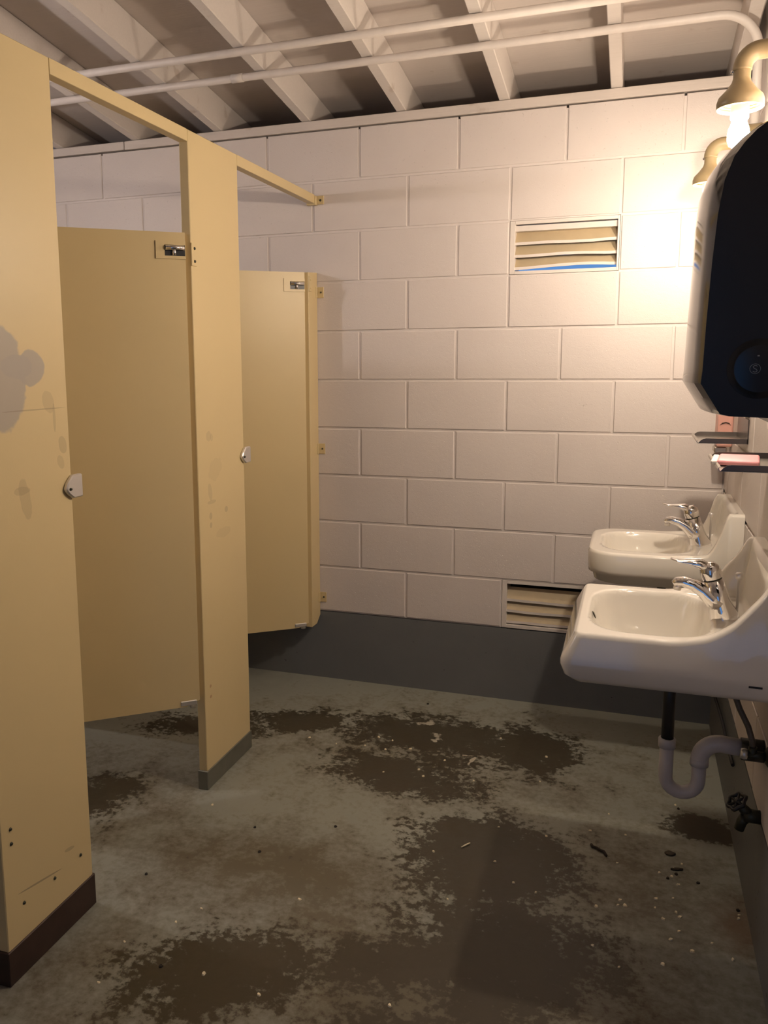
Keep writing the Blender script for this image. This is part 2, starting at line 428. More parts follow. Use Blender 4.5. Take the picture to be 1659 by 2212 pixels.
for k in range(10):
    odd = (k % 2 == 1)                  # joints of course k at odd half-blocks when k is odd
    js = [(j * S, (j + 2) * S) for j in range(-11 if odd else -12, 8, 2)]
    js = [s for s in js if not (k in (0, 7) and s[1] > 2 * S + 0.01 and s[0] < 4 * S - 0.01)]
    if k == 7: js += [(S, 2 * S), (4 * S, 5 * S)]     # half blocks either side of the upper vent
    for a, b in clip_spans(js, XL, XR): place_block(wall_back, a, b, Z0 + k * S, Z0 + (k + 1) * S)

# right wall
bm = bmesh.new()
add_box(bm, XR + 0.0045, XR + 0.2, YF, 0.2, Z0, ZT)
add_prism(bm, [(YF, ZT), (0.2, ZT), (0.2, deck_z(0.2)), (YF, deck_z(YF))], 'x', XR + 0.02, XR + 0.2)
wall_right = struct('wall_right', bm, M['mortar'], 'white painted concrete block wall behind the sinks on the right', 'wall')
obj('plinth', box(XR, XR + 0.2, YF, 0.0, -0.1, Z0 - 0.004), M['plinth'], wall_right)
for k in range(10):
    o0 = 0.13 if k % 2 else 0.13 + S
    js = [(o0 - 2 * S + 2 * S * j, o0 + 2 * S * j) for j in range(0, 9)]
    for a, b in clip_spans(js, 0.0, 3.4): place_block(wall_right, a, b, Z0 + k * S, Z0 + (k + 1) * S, True)
# left wall and the wall behind the camera with its open doorway
struct('wall_left', prism([(YF, -0.1), (0.2, -0.1), (0.2, deck_z(0.2)), (YF, deck_z(YF))], 'x', XL - 0.2, XL), M['outwall'],
       'white painted wall at the back of the stalls', 'wall')
bm = bmesh.new(); DX0, DX1, DZ = 0.05, 1.0, 2.1
add_box(bm, XL - 0.2, DX0, YF - 0.2, YF, -0.1, deck_z(YF)); add_box(bm, DX1, XR + 0.2, YF - 0.2, YF, -0.1, deck_z(YF))
add_box(bm, DX0, DX1, YF - 0.2, YF, DZ, deck_z(YF))
struct('wall_front', bm, M['outwall'], 'white painted wall behind the viewer with an open doorway', 'wall')
bm = bmesh.new()
add_box(bm, DX0, DX0 + 0.05, YF - 0.16, YF + 0.02, 0, DZ); add_box(bm, DX1 - 0.05, DX1, YF - 0.16, YF + 0.02, 0, DZ); add_box(bm, DX0 + 0.05, DX1 - 0.05, YF - 0.16, YF + 0.02, DZ - 0.05, DZ)
struct('door_1', bm, M['panel'], 'open doorway frame behind the viewer', 'doorway')

# ------------------------------------------------------------------ wall plate, ceiling, rafters
trim = bpy.data.objects.new('trim_1', None); COL.objects.link(trim)
tag(trim, 'white painted timber plate along the top of the back wall', 'trim', kind='structure')
obj('board', box(XL, -1.304, -0.002, 0.14, ZT + 0.003, ZT + 0.038, 0.002), M['plate'], trim)
obj('board', box(-1.300, XR, -0.004, 0.14, ZT + 0.0015, ZT + 0.0375, 0.002), M['plate'], trim)
YE = 0.48
ceiling = struct('ceiling', prism([(YE, deck_z(YE)), (YF - 0.2, deck_z(YF - 0.2)), (YF - 0.2, deck_z(YF - 0.2) + 0.03), (YE, deck_z(YE) + 0.03)], 'x', XL - 0.2, XR + 0.2),
                 M['deck'], 'white painted sloping roof deck above exposed rafters', 'ceiling')
rbm = prism([(YE, RB - SL * YE), (YF, RB - SL * YF), (YF, deck_z(YF) - 0.001), (YE, deck_z(YE) - 0.001)], 'x', -0.0205, 0.0205, 0.0025)
rme = bpy.data.meshes.new('rafter'); rbm.to_mesh(rme); rbm.free(); rme.materials.append(M['rafter'])
for i in range(8):
    o = obj('rafter', rme, None, ceiling); o.location = (-1.648 + 0.4047 * i, 0, 0)
struct('trim_2', box(XL - 0.2, XR + 0.2, YE, YE + 0.03, 2.28, deck_z(YE)), M['deck'], 'eave board closing the rafter bays behind the back wall', 'trim')
struct('trim_3', box(XL - 0.2, XR + 0.2, 0.2, YE, 2.285, 2.30), M['deck'], 'soffit board under the eave outside the back wall', 'trim')

# ------------------------------------------------------------------ louver vents
def sm(a, b, x):
    t = max(0.0, min(1.0, (x - a) / (b - a))); return t * t * (3 - 2 * t)
def louver(x0, x1, z0, z1, label, bends, topbar, rake):
    t = thing('louver_vent', ((x0 + x1) / 2, 0, z0), label, 'vent', None)
    a, b, c, d = x0 + 0.0015, x1 - 0.0015, z0 + 0.0015, z1 - 0.0015
    bm = bmesh.new(); fwid = 0.0195
    add_box(bm, a, a + fwid, 0.002, 0.13, c, d, 0.001); add_box(bm, b - fwid + 0.012, b, 0.002, 0.13, c, d, 0.001)
    add_box(bm, a + fwid, b - fwid + 0.012, 0.001, 0.13, c, c + 0.012); add_box(bm, a + fwid, b - fwid + 0.012, 0.001, 0.13, d - 0.013, d)
    obj('vent_frame', bm, M['vent_frame'], t)
    ia, ib = a + fwid, b - fwid + 0.012
    for zl, bend in zip((c + 0.016, c + 0.064, c + 0.112), bends):
        bm = bmesh.new(); n = 16; rows = []
        prof = [(0.012, 0.0), (0.012, 0.0105), (rake, 0.054), (rake + 0.002, 0.053), (0.0145, 0.009), (0.014, 0.0)]
        for i in range(n + 1):
            u = i / n; x = ia + (ib - ia) * u
            dz = bend * (sm(0.0, 0.5, u) * (1 - 0.35 * sm(0.6, 1.0, u)) if bend > 0.008 else math.sin(math.pi * u) ** 1.3) + 0.0012 * math.sin(9 * u + zl * 40) + random.uniform(-.0004, .0004)
            rows.append([bm.verts.new((x, p[0] + 0.3 * abs(dz), zl + p[1] + dz * (1 if p[1] < 0.02 else 0.2))) for p in prof])
        for p, q in zip(rows, rows[1:]):
            for k in range(6): bm.faces.new((p[k], p[(k + 1) % 6], q[(k + 1) % 6], q[k])).material_index = 1 if k == 0 else 0
        bm.faces.new(rows[0]); bm.faces.new(rows[-1][::-1])
        bmesh.ops.recalc_face_normals(bm, faces=bm.faces[:])
        sl = obj('slat', bm, M['louver'], t); sl.data.materials.append(M['vent_frame'])  # lip faces get the lighter paint, lamplight put into their colour
    if not topbar: obj('sky_blocker', box(ia, ib, 0.115, 0.125, c + 0.012, d - 0.013), M['black'], t)  # added black board, blocks the sky behind the lower slats
    if topbar: obj('top_bar', box(ia, ib, 0.012, 0.05, d - 0.038, d - 0.017), M['vent_frame'], t)
    return t
louver(*vent_cells[0], 'cream slatted louver vent high on the white block wall, bent slats', (0.011, 0.003, -0.001), True, 0.050)
louver(*vent_cells[1], 'cream slatted louver vent low on the block wall, just above the grey band', (0.001, -0.003, -0.006), False, 0.038)

# ------------------------------------------------------------------ toilet stalls
def screw(p, parent, m='brass_dark', r=0.005, d=(1, 0, 0)):
    return obj('screw', lathe([(0, 0.003), (r * 0.7, 0.003), (r, 0.0), (r, -0.002)], 10, frame_to(p, d)), M[m], parent)
TH = 0.03
def keeper(parent, yc, zc, w, h):
    a = w / 2
    poly = [(yc + a, zc + h / 2), (yc - a * 0.15, zc + h / 2), (yc - a * 0.75, zc + h * 0.22), (yc - a, zc), (yc - a, zc - h * 0.12), (yc - a * 0.7, zc - h * 0.3), (yc - a * 0.15, zc - h / 2), (yc + a, zc - h / 2)]
    k = obj('keeper', prism(poly, 'x', XS, XS + 0.012, 0.003), M['pot_chrome'], parent); k['label'] = 'polished metal latch keeper'
    screw((XS + 0.0125, yc - a * 0.6, zc - h * 0.08), k, r=0.004)
ZRT, ZRB = 2.0855, 2.0504
# near pilaster
p1 = thing('stall_pilaster', (XS, -1.86, 0), 'wide beige stall pilaster nearest the viewer with grey scuffed patch and dark base shoe', 'panel', 'stall pilasters')
obj('panel', box(XS - TH, XS, -2.0186, -1.7034, 0.02, ZRT, 0.002), M['panel_near'], p1)
s = obj('base_shoe', box(XS - TH - 0.004, XS + 0.0035, -2.024, -1.698, 0.0, 0.085, 0.002), M['shoe_dark'], p1); s['label'] = 'dark rusty base shoe'
keeper(p1, -1.706, 1.107, 0.062, 0.057)
for y, z in ((-1.988, 0.368), (-1.988, 0.333), (-1.749, 0.165), (-1.851, 0.164), (-1.96, 0.17)): screw((XS, y, z), p1, r=0.0045)
# middle pilaster
p2 = thing('stall_pilaster', (XS, -0.91, 0), 'beige stall pilaster between the two doors with grey steel base shoe', 'panel', 'stall pilasters')
obj('panel', box(XS - TH, XS, -1.0753, -0.7443, 0.02, ZRT, 0.002), M['panel_mid'], p2)
s = obj('base_shoe', box(XS - TH - 0.004, XS + 0.0035, -1.080, -0.7395, 0.0, 0.066, 0.002), M['shoe_grey'], p2); s['label'] = 'dull grey steel base shoe'
keeper(p2, -0.744, 1.083, 0.066, 0.056)
h = obj('hinge_bracket', box(XS - 0.001, XS + 0.004, -1.077, -1.047, 1.692, 1.760, 0.0015), M['panel'], p2)
screw((XS + 0.004, -1.061, 1.744), h); screw((XS + 0.004, -1.061, 1.706), h)
# narrow pilaster fixed to the wall
p3 = thing('wall_pilaster', (XS, -0.05, 0.275), 'narrow beige stall pilaster bracketed to the back wall with a cut lower corner', 'panel')
obj('panel', prism([(-0.103, 0.262), (-0.045, 0.262), (-0.002, 0.292), (-0.002, 1.774), (-0.103, 1.766)], 'x', XS - TH, XS, 0.0015), M['panel'], p3)
for z in (1.692, 1.033, 0.373):
    bm = bmesh.new(); add_box(bm, XS - 0.006, XS + 0.003, -0.022, 0.0, z - 0.022, z + 0.022, 0.001); add_box(bm, XS + 0.003, XS + 0.030, -0.005, -0.0005, z - 0.022, z + 0.022, 0.001)
    br = obj('wall_bracket', bm, M['panel'], p3); screw((XS + 0.018, -0.0055, z), br, r=0.004, d=(0, -1, 0))
h = obj('hinge_bracket', box(XS, XS + 0.0035, -0.101, -0.076, 1.690, 1.752, 0.001), M['panel'], p3)
screw((XS + 0.0035, -0.089, 1.738), h, 'panel'); screw((XS + 0.0035, -0.089, 1.704), h, 'panel')
# head rails
h1 = thing('headrail', (XS, -1.39, ZRB), 'beige headrail spanning above the near stall door, front pilaster to middle pilaster', 'rail', 'stall headrails')
obj('rail', box(XS - TH, XS, -1.7025, -1.0768, ZRB, ZRT, 0.001), M['panel'], h1)
h2 = thing('headrail', (XS, -0.38, ZRB), 'beige headrail above the far stall door, bracketed into the back wall', 'rail', 'stall headrails')
obj('rail', box(XS - TH, XS, -0.7435, -0.022, ZRB, ZRT, 0.001), M['panel'], h2)
bm = bmesh.new(); add_box(bm, XS - TH - 0.006, XS + 0.006, -0.024, 0.0, ZRB - 0.006, ZRT - 0.004, 0.002); add_box(bm, XS + 0.006, XS + 0.034, -0.006, 0.0, ZRB - 0.002, ZRB + 0.032, 0.001)
br = obj('wall_bracket', bm, M['panel'], h2); screw((XS + 0.02, -0.0065, ZRB + 0.014), br, d=(0, -1, 0))
h3 = thing('headrail', (XS, -2.4, ZRB), 'beige headrail running on towards the viewer from the front pilaster', 'rail', 'stall headrails')
obj('rail', box(XS - TH, XS, -2.75, -2.0195, ZRB, ZRT, 0.001), M['panel'], h3)
# doors, swung inwards; local x runs from the hinge to the free edge, local y is the outer face side
def stall_door(hy, hx, z0, z1, ang, wid, label):
    t = thing('stall_door', (hx, hy, z0), label, 'door', 'stall doors')
    Mx = Matrix.Translation((hx, hy, 0)) @ Matrix(((-math.cos(ang), math.sin(ang), 0, 0), (-math.sin(ang), -math.cos(ang), 0, 0), (0, 0, 1, 0), (0, 0, 0, 1)))
    def put(name, bm, m, parent):
        bmesh.ops.transform(bm, matrix=Mx, verts=bm.verts); bmesh.ops.recalc_face_normals(bm, faces=bm.faces[:])
        return obj(name, bm, M[m], parent)
    T = 0.020
    bm = bmesh.new()      # leaf with a notch at the top hinge corner
    add_prism(bm, [(0.0, z0 + 0.018), (0.045, z0), (wid, z0), (wid, z1), (0.0, z1)], 'y', -T, 0.0)
    put('door_leaf', bm, 'panel', t)
    hp = bmesh.new(); f = 0.004
    za, zb = z1 - 0.078, z1 - 0.026
    add_box(hp, 0.0, 0.088, 0.0, f, za, za + 0.009); add_box(hp, 0.0, 0.088, 0.0, f, zb - 0.011, zb); add_box(hp, 0.062, 0.088, 0.0, f, za + 0.009, zb - 0.011)
    h = put('hinge_plate', hp, 'panel', t)
    put('hinge_recess_shade', box(0.001, 0.062, 0.0, 0.0008, za + 0.009, zb - 0.011), 'black', h)  # flat black sheet on the leaf, shade of the cutout painted as colour
    bm = bmesh.new(); add_tube(bm, [(0.004, 0.004, zb - 0.0195), (0.060, 0.004, zb - 0.0195)], 0.0078, 14); add_tube(bm, [(0.034, 0.003, za + 0.010), (0.034, 0.003, zb - 0.022)], 0.006, 12)
    put('hinge_barrel', bm, 'chrome', h)
    bm = bmesh.new(); add_tube(bm, [(0.022, -T / 2, z0 - 0.006), (0.022, -T / 2, z0 + 0.014)], 0.011, 12); add_box(bm, 0.010, 0.062, -T - 0.002, 0.003, z0 + 0.004, z0 + 0.020, 0.002)
    put('bottom_pivot', bm, 'pot_chrome', t)
    return t
stall_door(-1.0925, XS - 0.010, 0.302, 1.787, math.radians(40), 0.60, 'beige near stall door swung half open beside the middle pilaster')
stall_door(-0.1200, XS - 0.010, 0.268, 1.765, math.radians(38), 0.60, 'beige far stall door swung half open, hinged by the back wall')
# dividing partitions behind the pilasters
pt = thing('stall_partition', (-1.17, -0.885, 0.3), 'beige partition between the two stalls, hidden behind the middle pilaster', 'partition', 'stall partitions')
obj('panel', box(XL + 0.02, XS - TH - 0.004, -0.90, -0.872, 0.30, 1.78, 0.002), M['panel'], pt)
pt = thing('stall_partition', (-1.17, -1.90, 0.3), 'beige partition behind the front pilaster', 'partition', 'stall partitions')
obj('panel', box(XL + 0.02, XS - TH - 0.004, -1.915, -1.887, 0.30, 1.78, 0.002), M['panel'], pt)

# ------------------------------------------------------------------ sinks (u = distance from the right wall, v along the wall)
def interp(tab, u):
    """monotone cubic through the table"""
    if u <= tab[0][0]: return tab[0][1]
    n = len(tab); d = [(tab[i + 1][1] - tab[i][1]) / (tab[i + 1][0] - tab[i][0]) for i in range(n - 1)]
    m = [d[0]] + [0.0 if d[i - 1] * d[i] <= 0 else 2 * d[i - 1] * d[i] / (d[i - 1] + d[i]) for i in range(1, n - 1)] + [d[-1]]
    for i in range(n - 1):
        if u <= tab[i + 1][0]:
            h = tab[i + 1][0] - tab[i][0]; t = (u - tab[i][0]) / h
            return ((2 * t ** 3 - 3 * t * t + 1) * tab[i][1] + (t ** 3 - 2 * t * t + t) * h * m[i]
                    + (-2 * t ** 3 + 3 * t * t) * tab[i + 1][1] + (t ** 3 - t * t) * h * m[i + 1])
    return tab[-1][1]
def sink_mesh(Wd, D, corner, wing, back_h, back_top, bowl, skirt, zc):
    bm = bmesh.new(); NU, NV = 66, 66
    us = [D * (1 - (1 - i / NU)) for i in range(NU + 1)]
    us = [u for u in us if u < D - corner] + [D - corner + corner * math.sin(math.pi / 2 * k / 12) for k in range(13)]
    def half(u):
        if u <= D - corner: return Wd / 2
        q = min(corner, u - (D - corner)); return Wd / 2 - corner + math.sqrt(max(0, corner * corner - q * q))
    uc, ba, bb_, bd = bowl
    def height(u, v, hw):
        d = (abs((u - uc) / ba) ** 3.2 + abs(v / bb_) ** 3.2) ** (1 / 3.2)
        z = 0.0
        if d < 1.06:
            q = max(0.0, 1 - d)
            z = -bd * (1 - max(0.0, 1 - q / 0.62) ** 2.6) if d < 1 else 0.0
            z -= 0.003 * sm(1.06, 0.98, d)
        e = hw - abs(v)                                  # distance from the side edge
        wz = interp(wing, u) * sm(0.052, 0.022, e) + interp(wing, u) * 0.0
        bz = back_h * sm(back_top[1], back_top[0], u)
        rise = max(wz, bz) + 0.35 * min(wz, bz) * (1 - max(wz, bz) / back_h if back_h else 0)
        z = z + max(0.0, rise)
        if e < 0.006: z -= 0.004 * (1 - e / 0.006)
        if D - u < 0.006: z -= 0.004 * (1 - (D - u) / 0.006)
        return z
    grid = []
    for u in us:
        hw = half(u)
        # concentrate samples near the side edges
        row = []
        for j in range(NV + 1):
            t = -1 + 2 * j / NV
            t = t * (1.25 - 0.25 * t * t) if abs(t) <= 1 else t
            v = max(-1, min(1, t)) * hw
            row.append((u, v, height(u, v, hw)))
        grid.append(row)
    V = [[bm.verts.new((XR - 0.001 - u, -v, zc + z)) for u, v, z in row] for row in grid]
    for i in range(len(V) - 1):
        for j in range(NV): 
            f = bm.faces.new((V[i][j], V[i + 1][j], V[i + 1][j + 1], V[i][j + 1])); f.smooth = True
    # outline from the wall along one side, round the front, back along the other
    idx = [(i, 0) for i in range(len(us))] + [(len(us) - 1, j) for j in range(1, NV)] + [(i, NV) for i in range(len(us) - 1, -1, -1)]
    ring = [V[i][j] for i, j in idx]; pos = [grid[i][j] for i, j in idx]
    prev = ring
    for dz, du, dv in skirt:
        cur = []
        for (u, v, z), vert in zip(pos, ring):
            k = u / D
            nu = u + du * k ** 3 if u > 0 else 0.0
            nv = v + dv * (1 if v > 0 else -1) * min(1, abs(v) / (Wd / 2)) ** 2
            zz = zc + dz
            if dz > -0.03: zz = zc + z + dz           # first ring follows the raised wings
            cur.append(bm.verts.new((XR - 0.001 - nu, -nv, zz)))
        for a in range(len(cur) - 1):
            f = bm.faces.new((prev[a], prev[a + 1], cur[a + 1], cur[a])); f.smooth = True
        prev = cur
    c = bm.verts.new((XR - 0.001 - D * 0.5, 0, zc + skirt[-1][0] - 0.03))
    for a in range(len(prev) - 1):
        f = bm.faces.new((prev[a], prev[a + 1], c)); f.smooth = True
    bm.faces.new((prev[-1], prev[0], c))
    bmesh.ops.recalc_face_normals(bm, faces=bm.faces[:])
    return bm
ZS = 0.80
Y1, Y2 = -1.29, -0.455                 # centre lines of the near and the far sink
wing_near = [(0.0, 0.155), (0.030, 0.153), (0.042, 0.140), (0.052, 0.120), (0.081, 0.080), (0.114, 0.042), (0.166, 0.012), (0.24, 0.0), (1, 0)]
wing_far = [(0.0, 0.142), (0.038, 0.142), (0.046, 0.132), (0.062, 0.080), (0.082, 0.030), (0.098, 0.010), (0.16, 0.004), (0.22, 0.0), (1, 0)]
def sink(name, yc, bmk, label):
    t = thing(name, (XR, yc, ZS), label, 'sink', 'wall hung sinks')
    bmesh.ops.translate(bmk, verts=bmk.verts, vec=(0, yc, 0))
    obj('basin', bmk, M['porcelain'], t)
    d = obj('drain', lathe([(0, 0.002), (0.010, 0.003), (0.020, 0.003), (0.022, 0.0), (0.022, -0.004)], 20, Matrix.Translation((XR - 0.24, yc, ZS - 0.129))), M['chrome'], t)
    return t
s1 = sink('wall_sink', Y1, sink_mesh(0.458, 0.431, 0.022, wing_near, 0.155, (0.026, 0.052), (0.27, 0.135, 0.185, 0.128),
          [(-0.007, 0.004, 0.003), (-0.054, 0.0245, 0.013), (-0.064, 0.0275, 0.016), (-0.074, 0.0275, 0.0165), (-0.098, 0.019, 0.012), (-0.1115, 0.0, 0.002), (-0.116, -0.05, -0.03)], ZS),
          'near white porcelain wall sink with curved sloping sides, closest to the viewer')
s2 = sink('wall_sink', Y2, sink_mesh(0.432, 0.445, 0.095, wing_far, 0.142, (0.022, 0.044), (0.27, 0.135, 0.160, 0.128),
          [(-0.006, 0.003, 0.003), (-0.060, 0.003, 0.003), (-0.073, 0.001, 0.001), (-0.078, -0.012, -0.008), (-0.100, -0.018, -0.012), (-0.106, -0.04, -0.03)], ZS),
          'far white porcelain wall sink with rounded front and upright side wings')
o = obj('overflow_slot', lathe([(0, 0.002), (0.008, 0.0015), (0.010, 0)], 12, frame_to((XR - 0.398, Y1, ZS - 0.022), (1, 0, 0.5))), M['brass_dark'], s1)
obj('maker_mark', box(1.140, 1.166, -1.5368, -1.5300, 0.722, 0.726), M['black'], s1)

def faucet(yc, label):
    t = thing('faucet', (XR - 0.10, yc, ZS), label, 'faucet', 'chrome faucets')
    b0, b1 = Vector((1.114, yc, ZS - 0.012)), Vector((1.074, yc, ZS + 0.112))
    dirn = (b1 - b0).normalized()
    F = frame_to(b0, dirn)
    obj('body', lathe([(0, 0), (0.033, 0.002), (0.033, 0.016), (0.029, 0.034), (0.0245, 0.055), (0.0222, 0.105), (0.0, 0.105)], 28, F), M['chrome'], t)
    obj('collar', lathe([(0.0, 0.104), (0.0208, 0.104), (0.0208, 0.109), (0, 0.109)], 24, F), M['brass_dark'], t)
    bm = bmesh.new()
    add_lathe(bm, [(0.0222, 0.109), (0.0235, 0.122), (0.0222, 0.136), (0.014, 0.1465), (0, 0.149)], 24, F)
    top = b0 + dirn * 0.133
    add_tube(bm, [top + Vector((0.006, 0, -0.004)), top + Vector((-0.022, 0, 0.010)), top + Vector((-0.045, 0, 0.0115)), top + Vector((-0.070, 0, 0.013)), top + Vector((-0.086, 0, 0.0185))],
             [0.018, 0.0185, 0.0145, 0.011, 0.008], 16, True, [0.75, 0.62, 0.42, 0.34, 0.3])
    obj('lever', bm, M['chrome'], t)
    # spout: rises out of the body and curves forward
    p = [(1.098, yc, ZS + 0.030), (1.082, yc, ZS + 0.042), (1.062, yc, ZS + 0.060), (1.040, yc, ZS + 0.073), (1.018, yc, ZS + 0.079), (1.003, yc, ZS + 0.077), (0.996, yc, ZS + 0.072)]
    sp = obj('spout', tube(p, [0.028, 0.0265, 0.0225, 0.0195, 0.0175, 0.0145, 0.009], 20, True, [0.85, 0.8, 0.74, 0.72, 0.72, 0.75, 0.75]), M['chrome'], t)
    obj('aerator', tube([(1.007, yc, ZS + 0.074), (1.0045, yc, ZS + 0.058)], 0.009, 14), M['pot_chrome'], sp)
    obj('pop_up_rod', lathe([(0, -0.005), (0.0032, -0.005), (0.0032, 0.092), (0.0068, 0.094), (0.0085, 0.106), (0.006, 0.109), (0, 0.109)], 14, Matrix.Translation((1.137, yc, ZS))), M['pot_chrome'], t)
    return t
f1 = faucet(Y1, 'chrome single lever faucet on the near sink')
f2 = dup(f1, (0.004, Y2 - Y1, 0), 'chrome single lever faucet on the far sink')

# ------------------------------------------------------------------ plumbing under the sinks
def drain(yc, label):
    t = thing('drain_trap', (1.0, yc, 0.35), label, 'pipe', 'sink drains')
    x0 = 1.001
    obj('tailpiece', tube([(x0, yc, 0.685), (x0, yc, 0.475)], 0.0145, 16), M['black'], t)
    obj('slip_nut', lathe([(0.0155, 0.0), (0.0205, 0.0), (0.0205, 0.022), (0.0165, 0.024), (0.0155, 0.024)], 10, Matrix.Translation((x0, yc, 0.460))), M['pvc'], t)
    R = 0.0375
    pts = [(x0, yc, 0.478), (x0, yc, 0.395)] + arc((x0 + R, 0.385), math.pi, 2 * math.pi, R, 10, 'xz', yc) + [(x0 + 2 * R, yc, 0.43)]
    obj('trap_bend', tube(pts, 0.0165, 16), M['pvc'], t)
    obj('union_nut', lathe([(0.017, 0), (0.0215, 0), (0.0215, 0.018), (0.017, 0.02)], 12, Matrix.Translation((x0 + 2 * R, yc, 0.424))), M['pvc'], t)
    pts = [(x0 + 2 * R, yc, 0.428)] + arc((x0 + 2 * R + 0.045, 0.440), math.pi, math.pi / 2, 0.045, 8, 'xz', yc) + [(1.172, yc, 0.482)]
    obj('trap_arm', tube(pts, 0.0205, 16), M['pvc'], t)
    obj('wall_coupling', tube([(1.165, yc, 0.480), (1.214, yc, 0.480)], 0.0265, 18), M['black'], t)
    return t
d1 = drain(Y1, 'black tailpiece and white plastic trap under the near sink')
dup(d1, (0, Y2 - Y1, 0), 'black tailpiece and white plastic trap under the far sink')
def supply(yc, label):
    t = thing('supply_valve', (XR, yc, 0.5), label, 'valve', 'sink supply valves')
    obj('hose', tube([(1.125, yc, 0.680), (1.135, yc, 0.640), (1.150, yc, 0.600), (1.170, yc, 0.560), (1.181, yc, 0.525), (1.183, yc, 0.505)], 0.0068, 12), M['braid'], t)
    bm = bmesh.new(); add_tube(bm, [(1.214, yc, 0.492), (1.172, yc, 0.492)], 0.010, 12); add_tube(bm, [(1.183, yc, 0.485), (1.183, yc, 0.512)], 0.0095, 12)
    obj('valve_body', bm, M['brass_dark'], t)
    k = obj('valve_handle', lathe([(0, 0), (0.012, 0.0), (0.014, 0.006), (0.012, 0.014), (0, 0.015)], 8, frame_to((1.172, yc, 0.492), (-1, 0, 0.1))), M['pot_chrome'], t)
    obj('escutcheon', lathe([(0, 0.006), (0.016, 0.006), (0.024, 0.0)], 18, frame_to((1.2155, yc, 0.492), (-1, 0, 0))), M['brass_dark'], t)
    return t
v1 = supply(Y1 - 0.055, 'dark supply valve with braided hose under the near sink')
dup(v1, (0, Y2 - Y1, 0), 'dark supply valve with braided hose under the far sink')
# hose tap low on the right wall
t = thing('wall_tap', (XR, -1.30, 0.31), 'dark hose tap with round wheel handle low on the right wall under the near sink', 'tap')
bm = bmesh.new()
add_tube(bm, [(1.2155, -1.30, 0.318), (1.178, -1.30, 0.318)], 0.0165, 14)
add_tube(bm, [(1.192, -1.30, 0.320), (1.176, -1.30, 0.336), (1.170, -1.30, 0.343)], [0.014, 0.012, 0.007], 12)
obj('valve_body', bm, M['brass_dark'], t)
obj('spout', tube([(1.186, -1.30, 0.316), (1.176, -1.30, 0.300), (1.171, -1.30, 0.280)], [0.014, 0.012, 0.0115], 14), M['brass_dark'], t)
bm = bmesh.new(); F = frame_to((1.163, -1.30, 0.350), (-0.62, -0.25, 0.72)); n = 30; ring_o = []
prof = []
for i in range(n):
    a = 2 * math.pi * i / n; rr = 0.0225 + 0.0025 * math.cos(6 * a)
    prof.append((a, rr))
rows = []
for a, rr in prof:
    rows.append([bm.verts.new(F @ Vector(((rr + 0.0045 * math.cos(q)) * math.cos(a), (rr + 0.0045 * math.cos(q)) * math.sin(a), 0.0045 * math.sin(q)))) for q in (0, math.pi / 3, 2 * math.pi / 3, math.pi, 4 * math.pi / 3, 5 * math.pi / 3)])
for i in range(n):
    p, q = rows[i], rows[(i + 1) % n]
    for k in range(6):
        f = bm.faces.new((p[k], q[k], q[(k + 1) % 6], p[(k + 1) % 6])); f.smooth = True
for k in range(3):
    a = math.pi * k / 3; c, s_ = math.cos(a) * 0.023, math.sin(a) * 0.023
    add_tube(bm, [F @ Vector((-c, -s_, 0)), F @ Vector((c, s_, 0))], 0.0035, 6)
add_lathe(bm, [(0, 0.004), (0.006, 0.004), (0.007, -0.006), (0, -0.006)], 10, F)
obj('wheel_handle', bm, M['black'], t)
# thin dark tube along the right wall below the far sink
tag(obj('drain_tube', tube([(1.19, -0.10, 0.245), (1.195, -0.22, 0.236), (1.204, -0.34, 0.222), (1.206, -0.50, 0.228), (1.208, -0.66, 0.214), (1.210, -0.80, 0.212)], 0.0052, 8), M['black']),
    'thin black tube running along the grey base of the right wall', 'tube')

# ------------------------------------------------------------------ mirrors, shelves, dispensers
def rounded(y0, y1, z0, z1, r, n=5):
    out = []
    for cy, cz, a0 in ((y1 - r, z1 - r, 0), (y0 + r, z1 - r, 90), (y0 + r, z0 + r, 180), (y1 - r, z0 + r, 270)):
        for i in range(n + 1):
            a = math.radians(a0 + 90 * i / n); out.append((cy + r * math.cos(a), cz + r * math.sin(a)))
    return out
def mirror(y0, y1, label):
    t = thing('wall_mirror', (XR, (y0 + y1) / 2, 1.226), label, 'mirror', 'mirrors above the sinks')
    obj('backing', prism(rounded(y0, y1, 1.226, 1.70, 0.03), 'x', XR - 0.012, XR - 0.0005), M['steel'], t)
    obj('glass', prism(rounded(y0 + 0.004, y1 - 0.004, 1.230, 1.696, 0.027), 'x', XR - 0.0145, XR - 0.0121), M['mirror'], t)
    return t
mirror(-1.365, -1.065, 'frameless mirror with rounded corners above the near sink')
mirror(-0.640, -0.345, 'frameless mirror with rounded corners above the far sink')
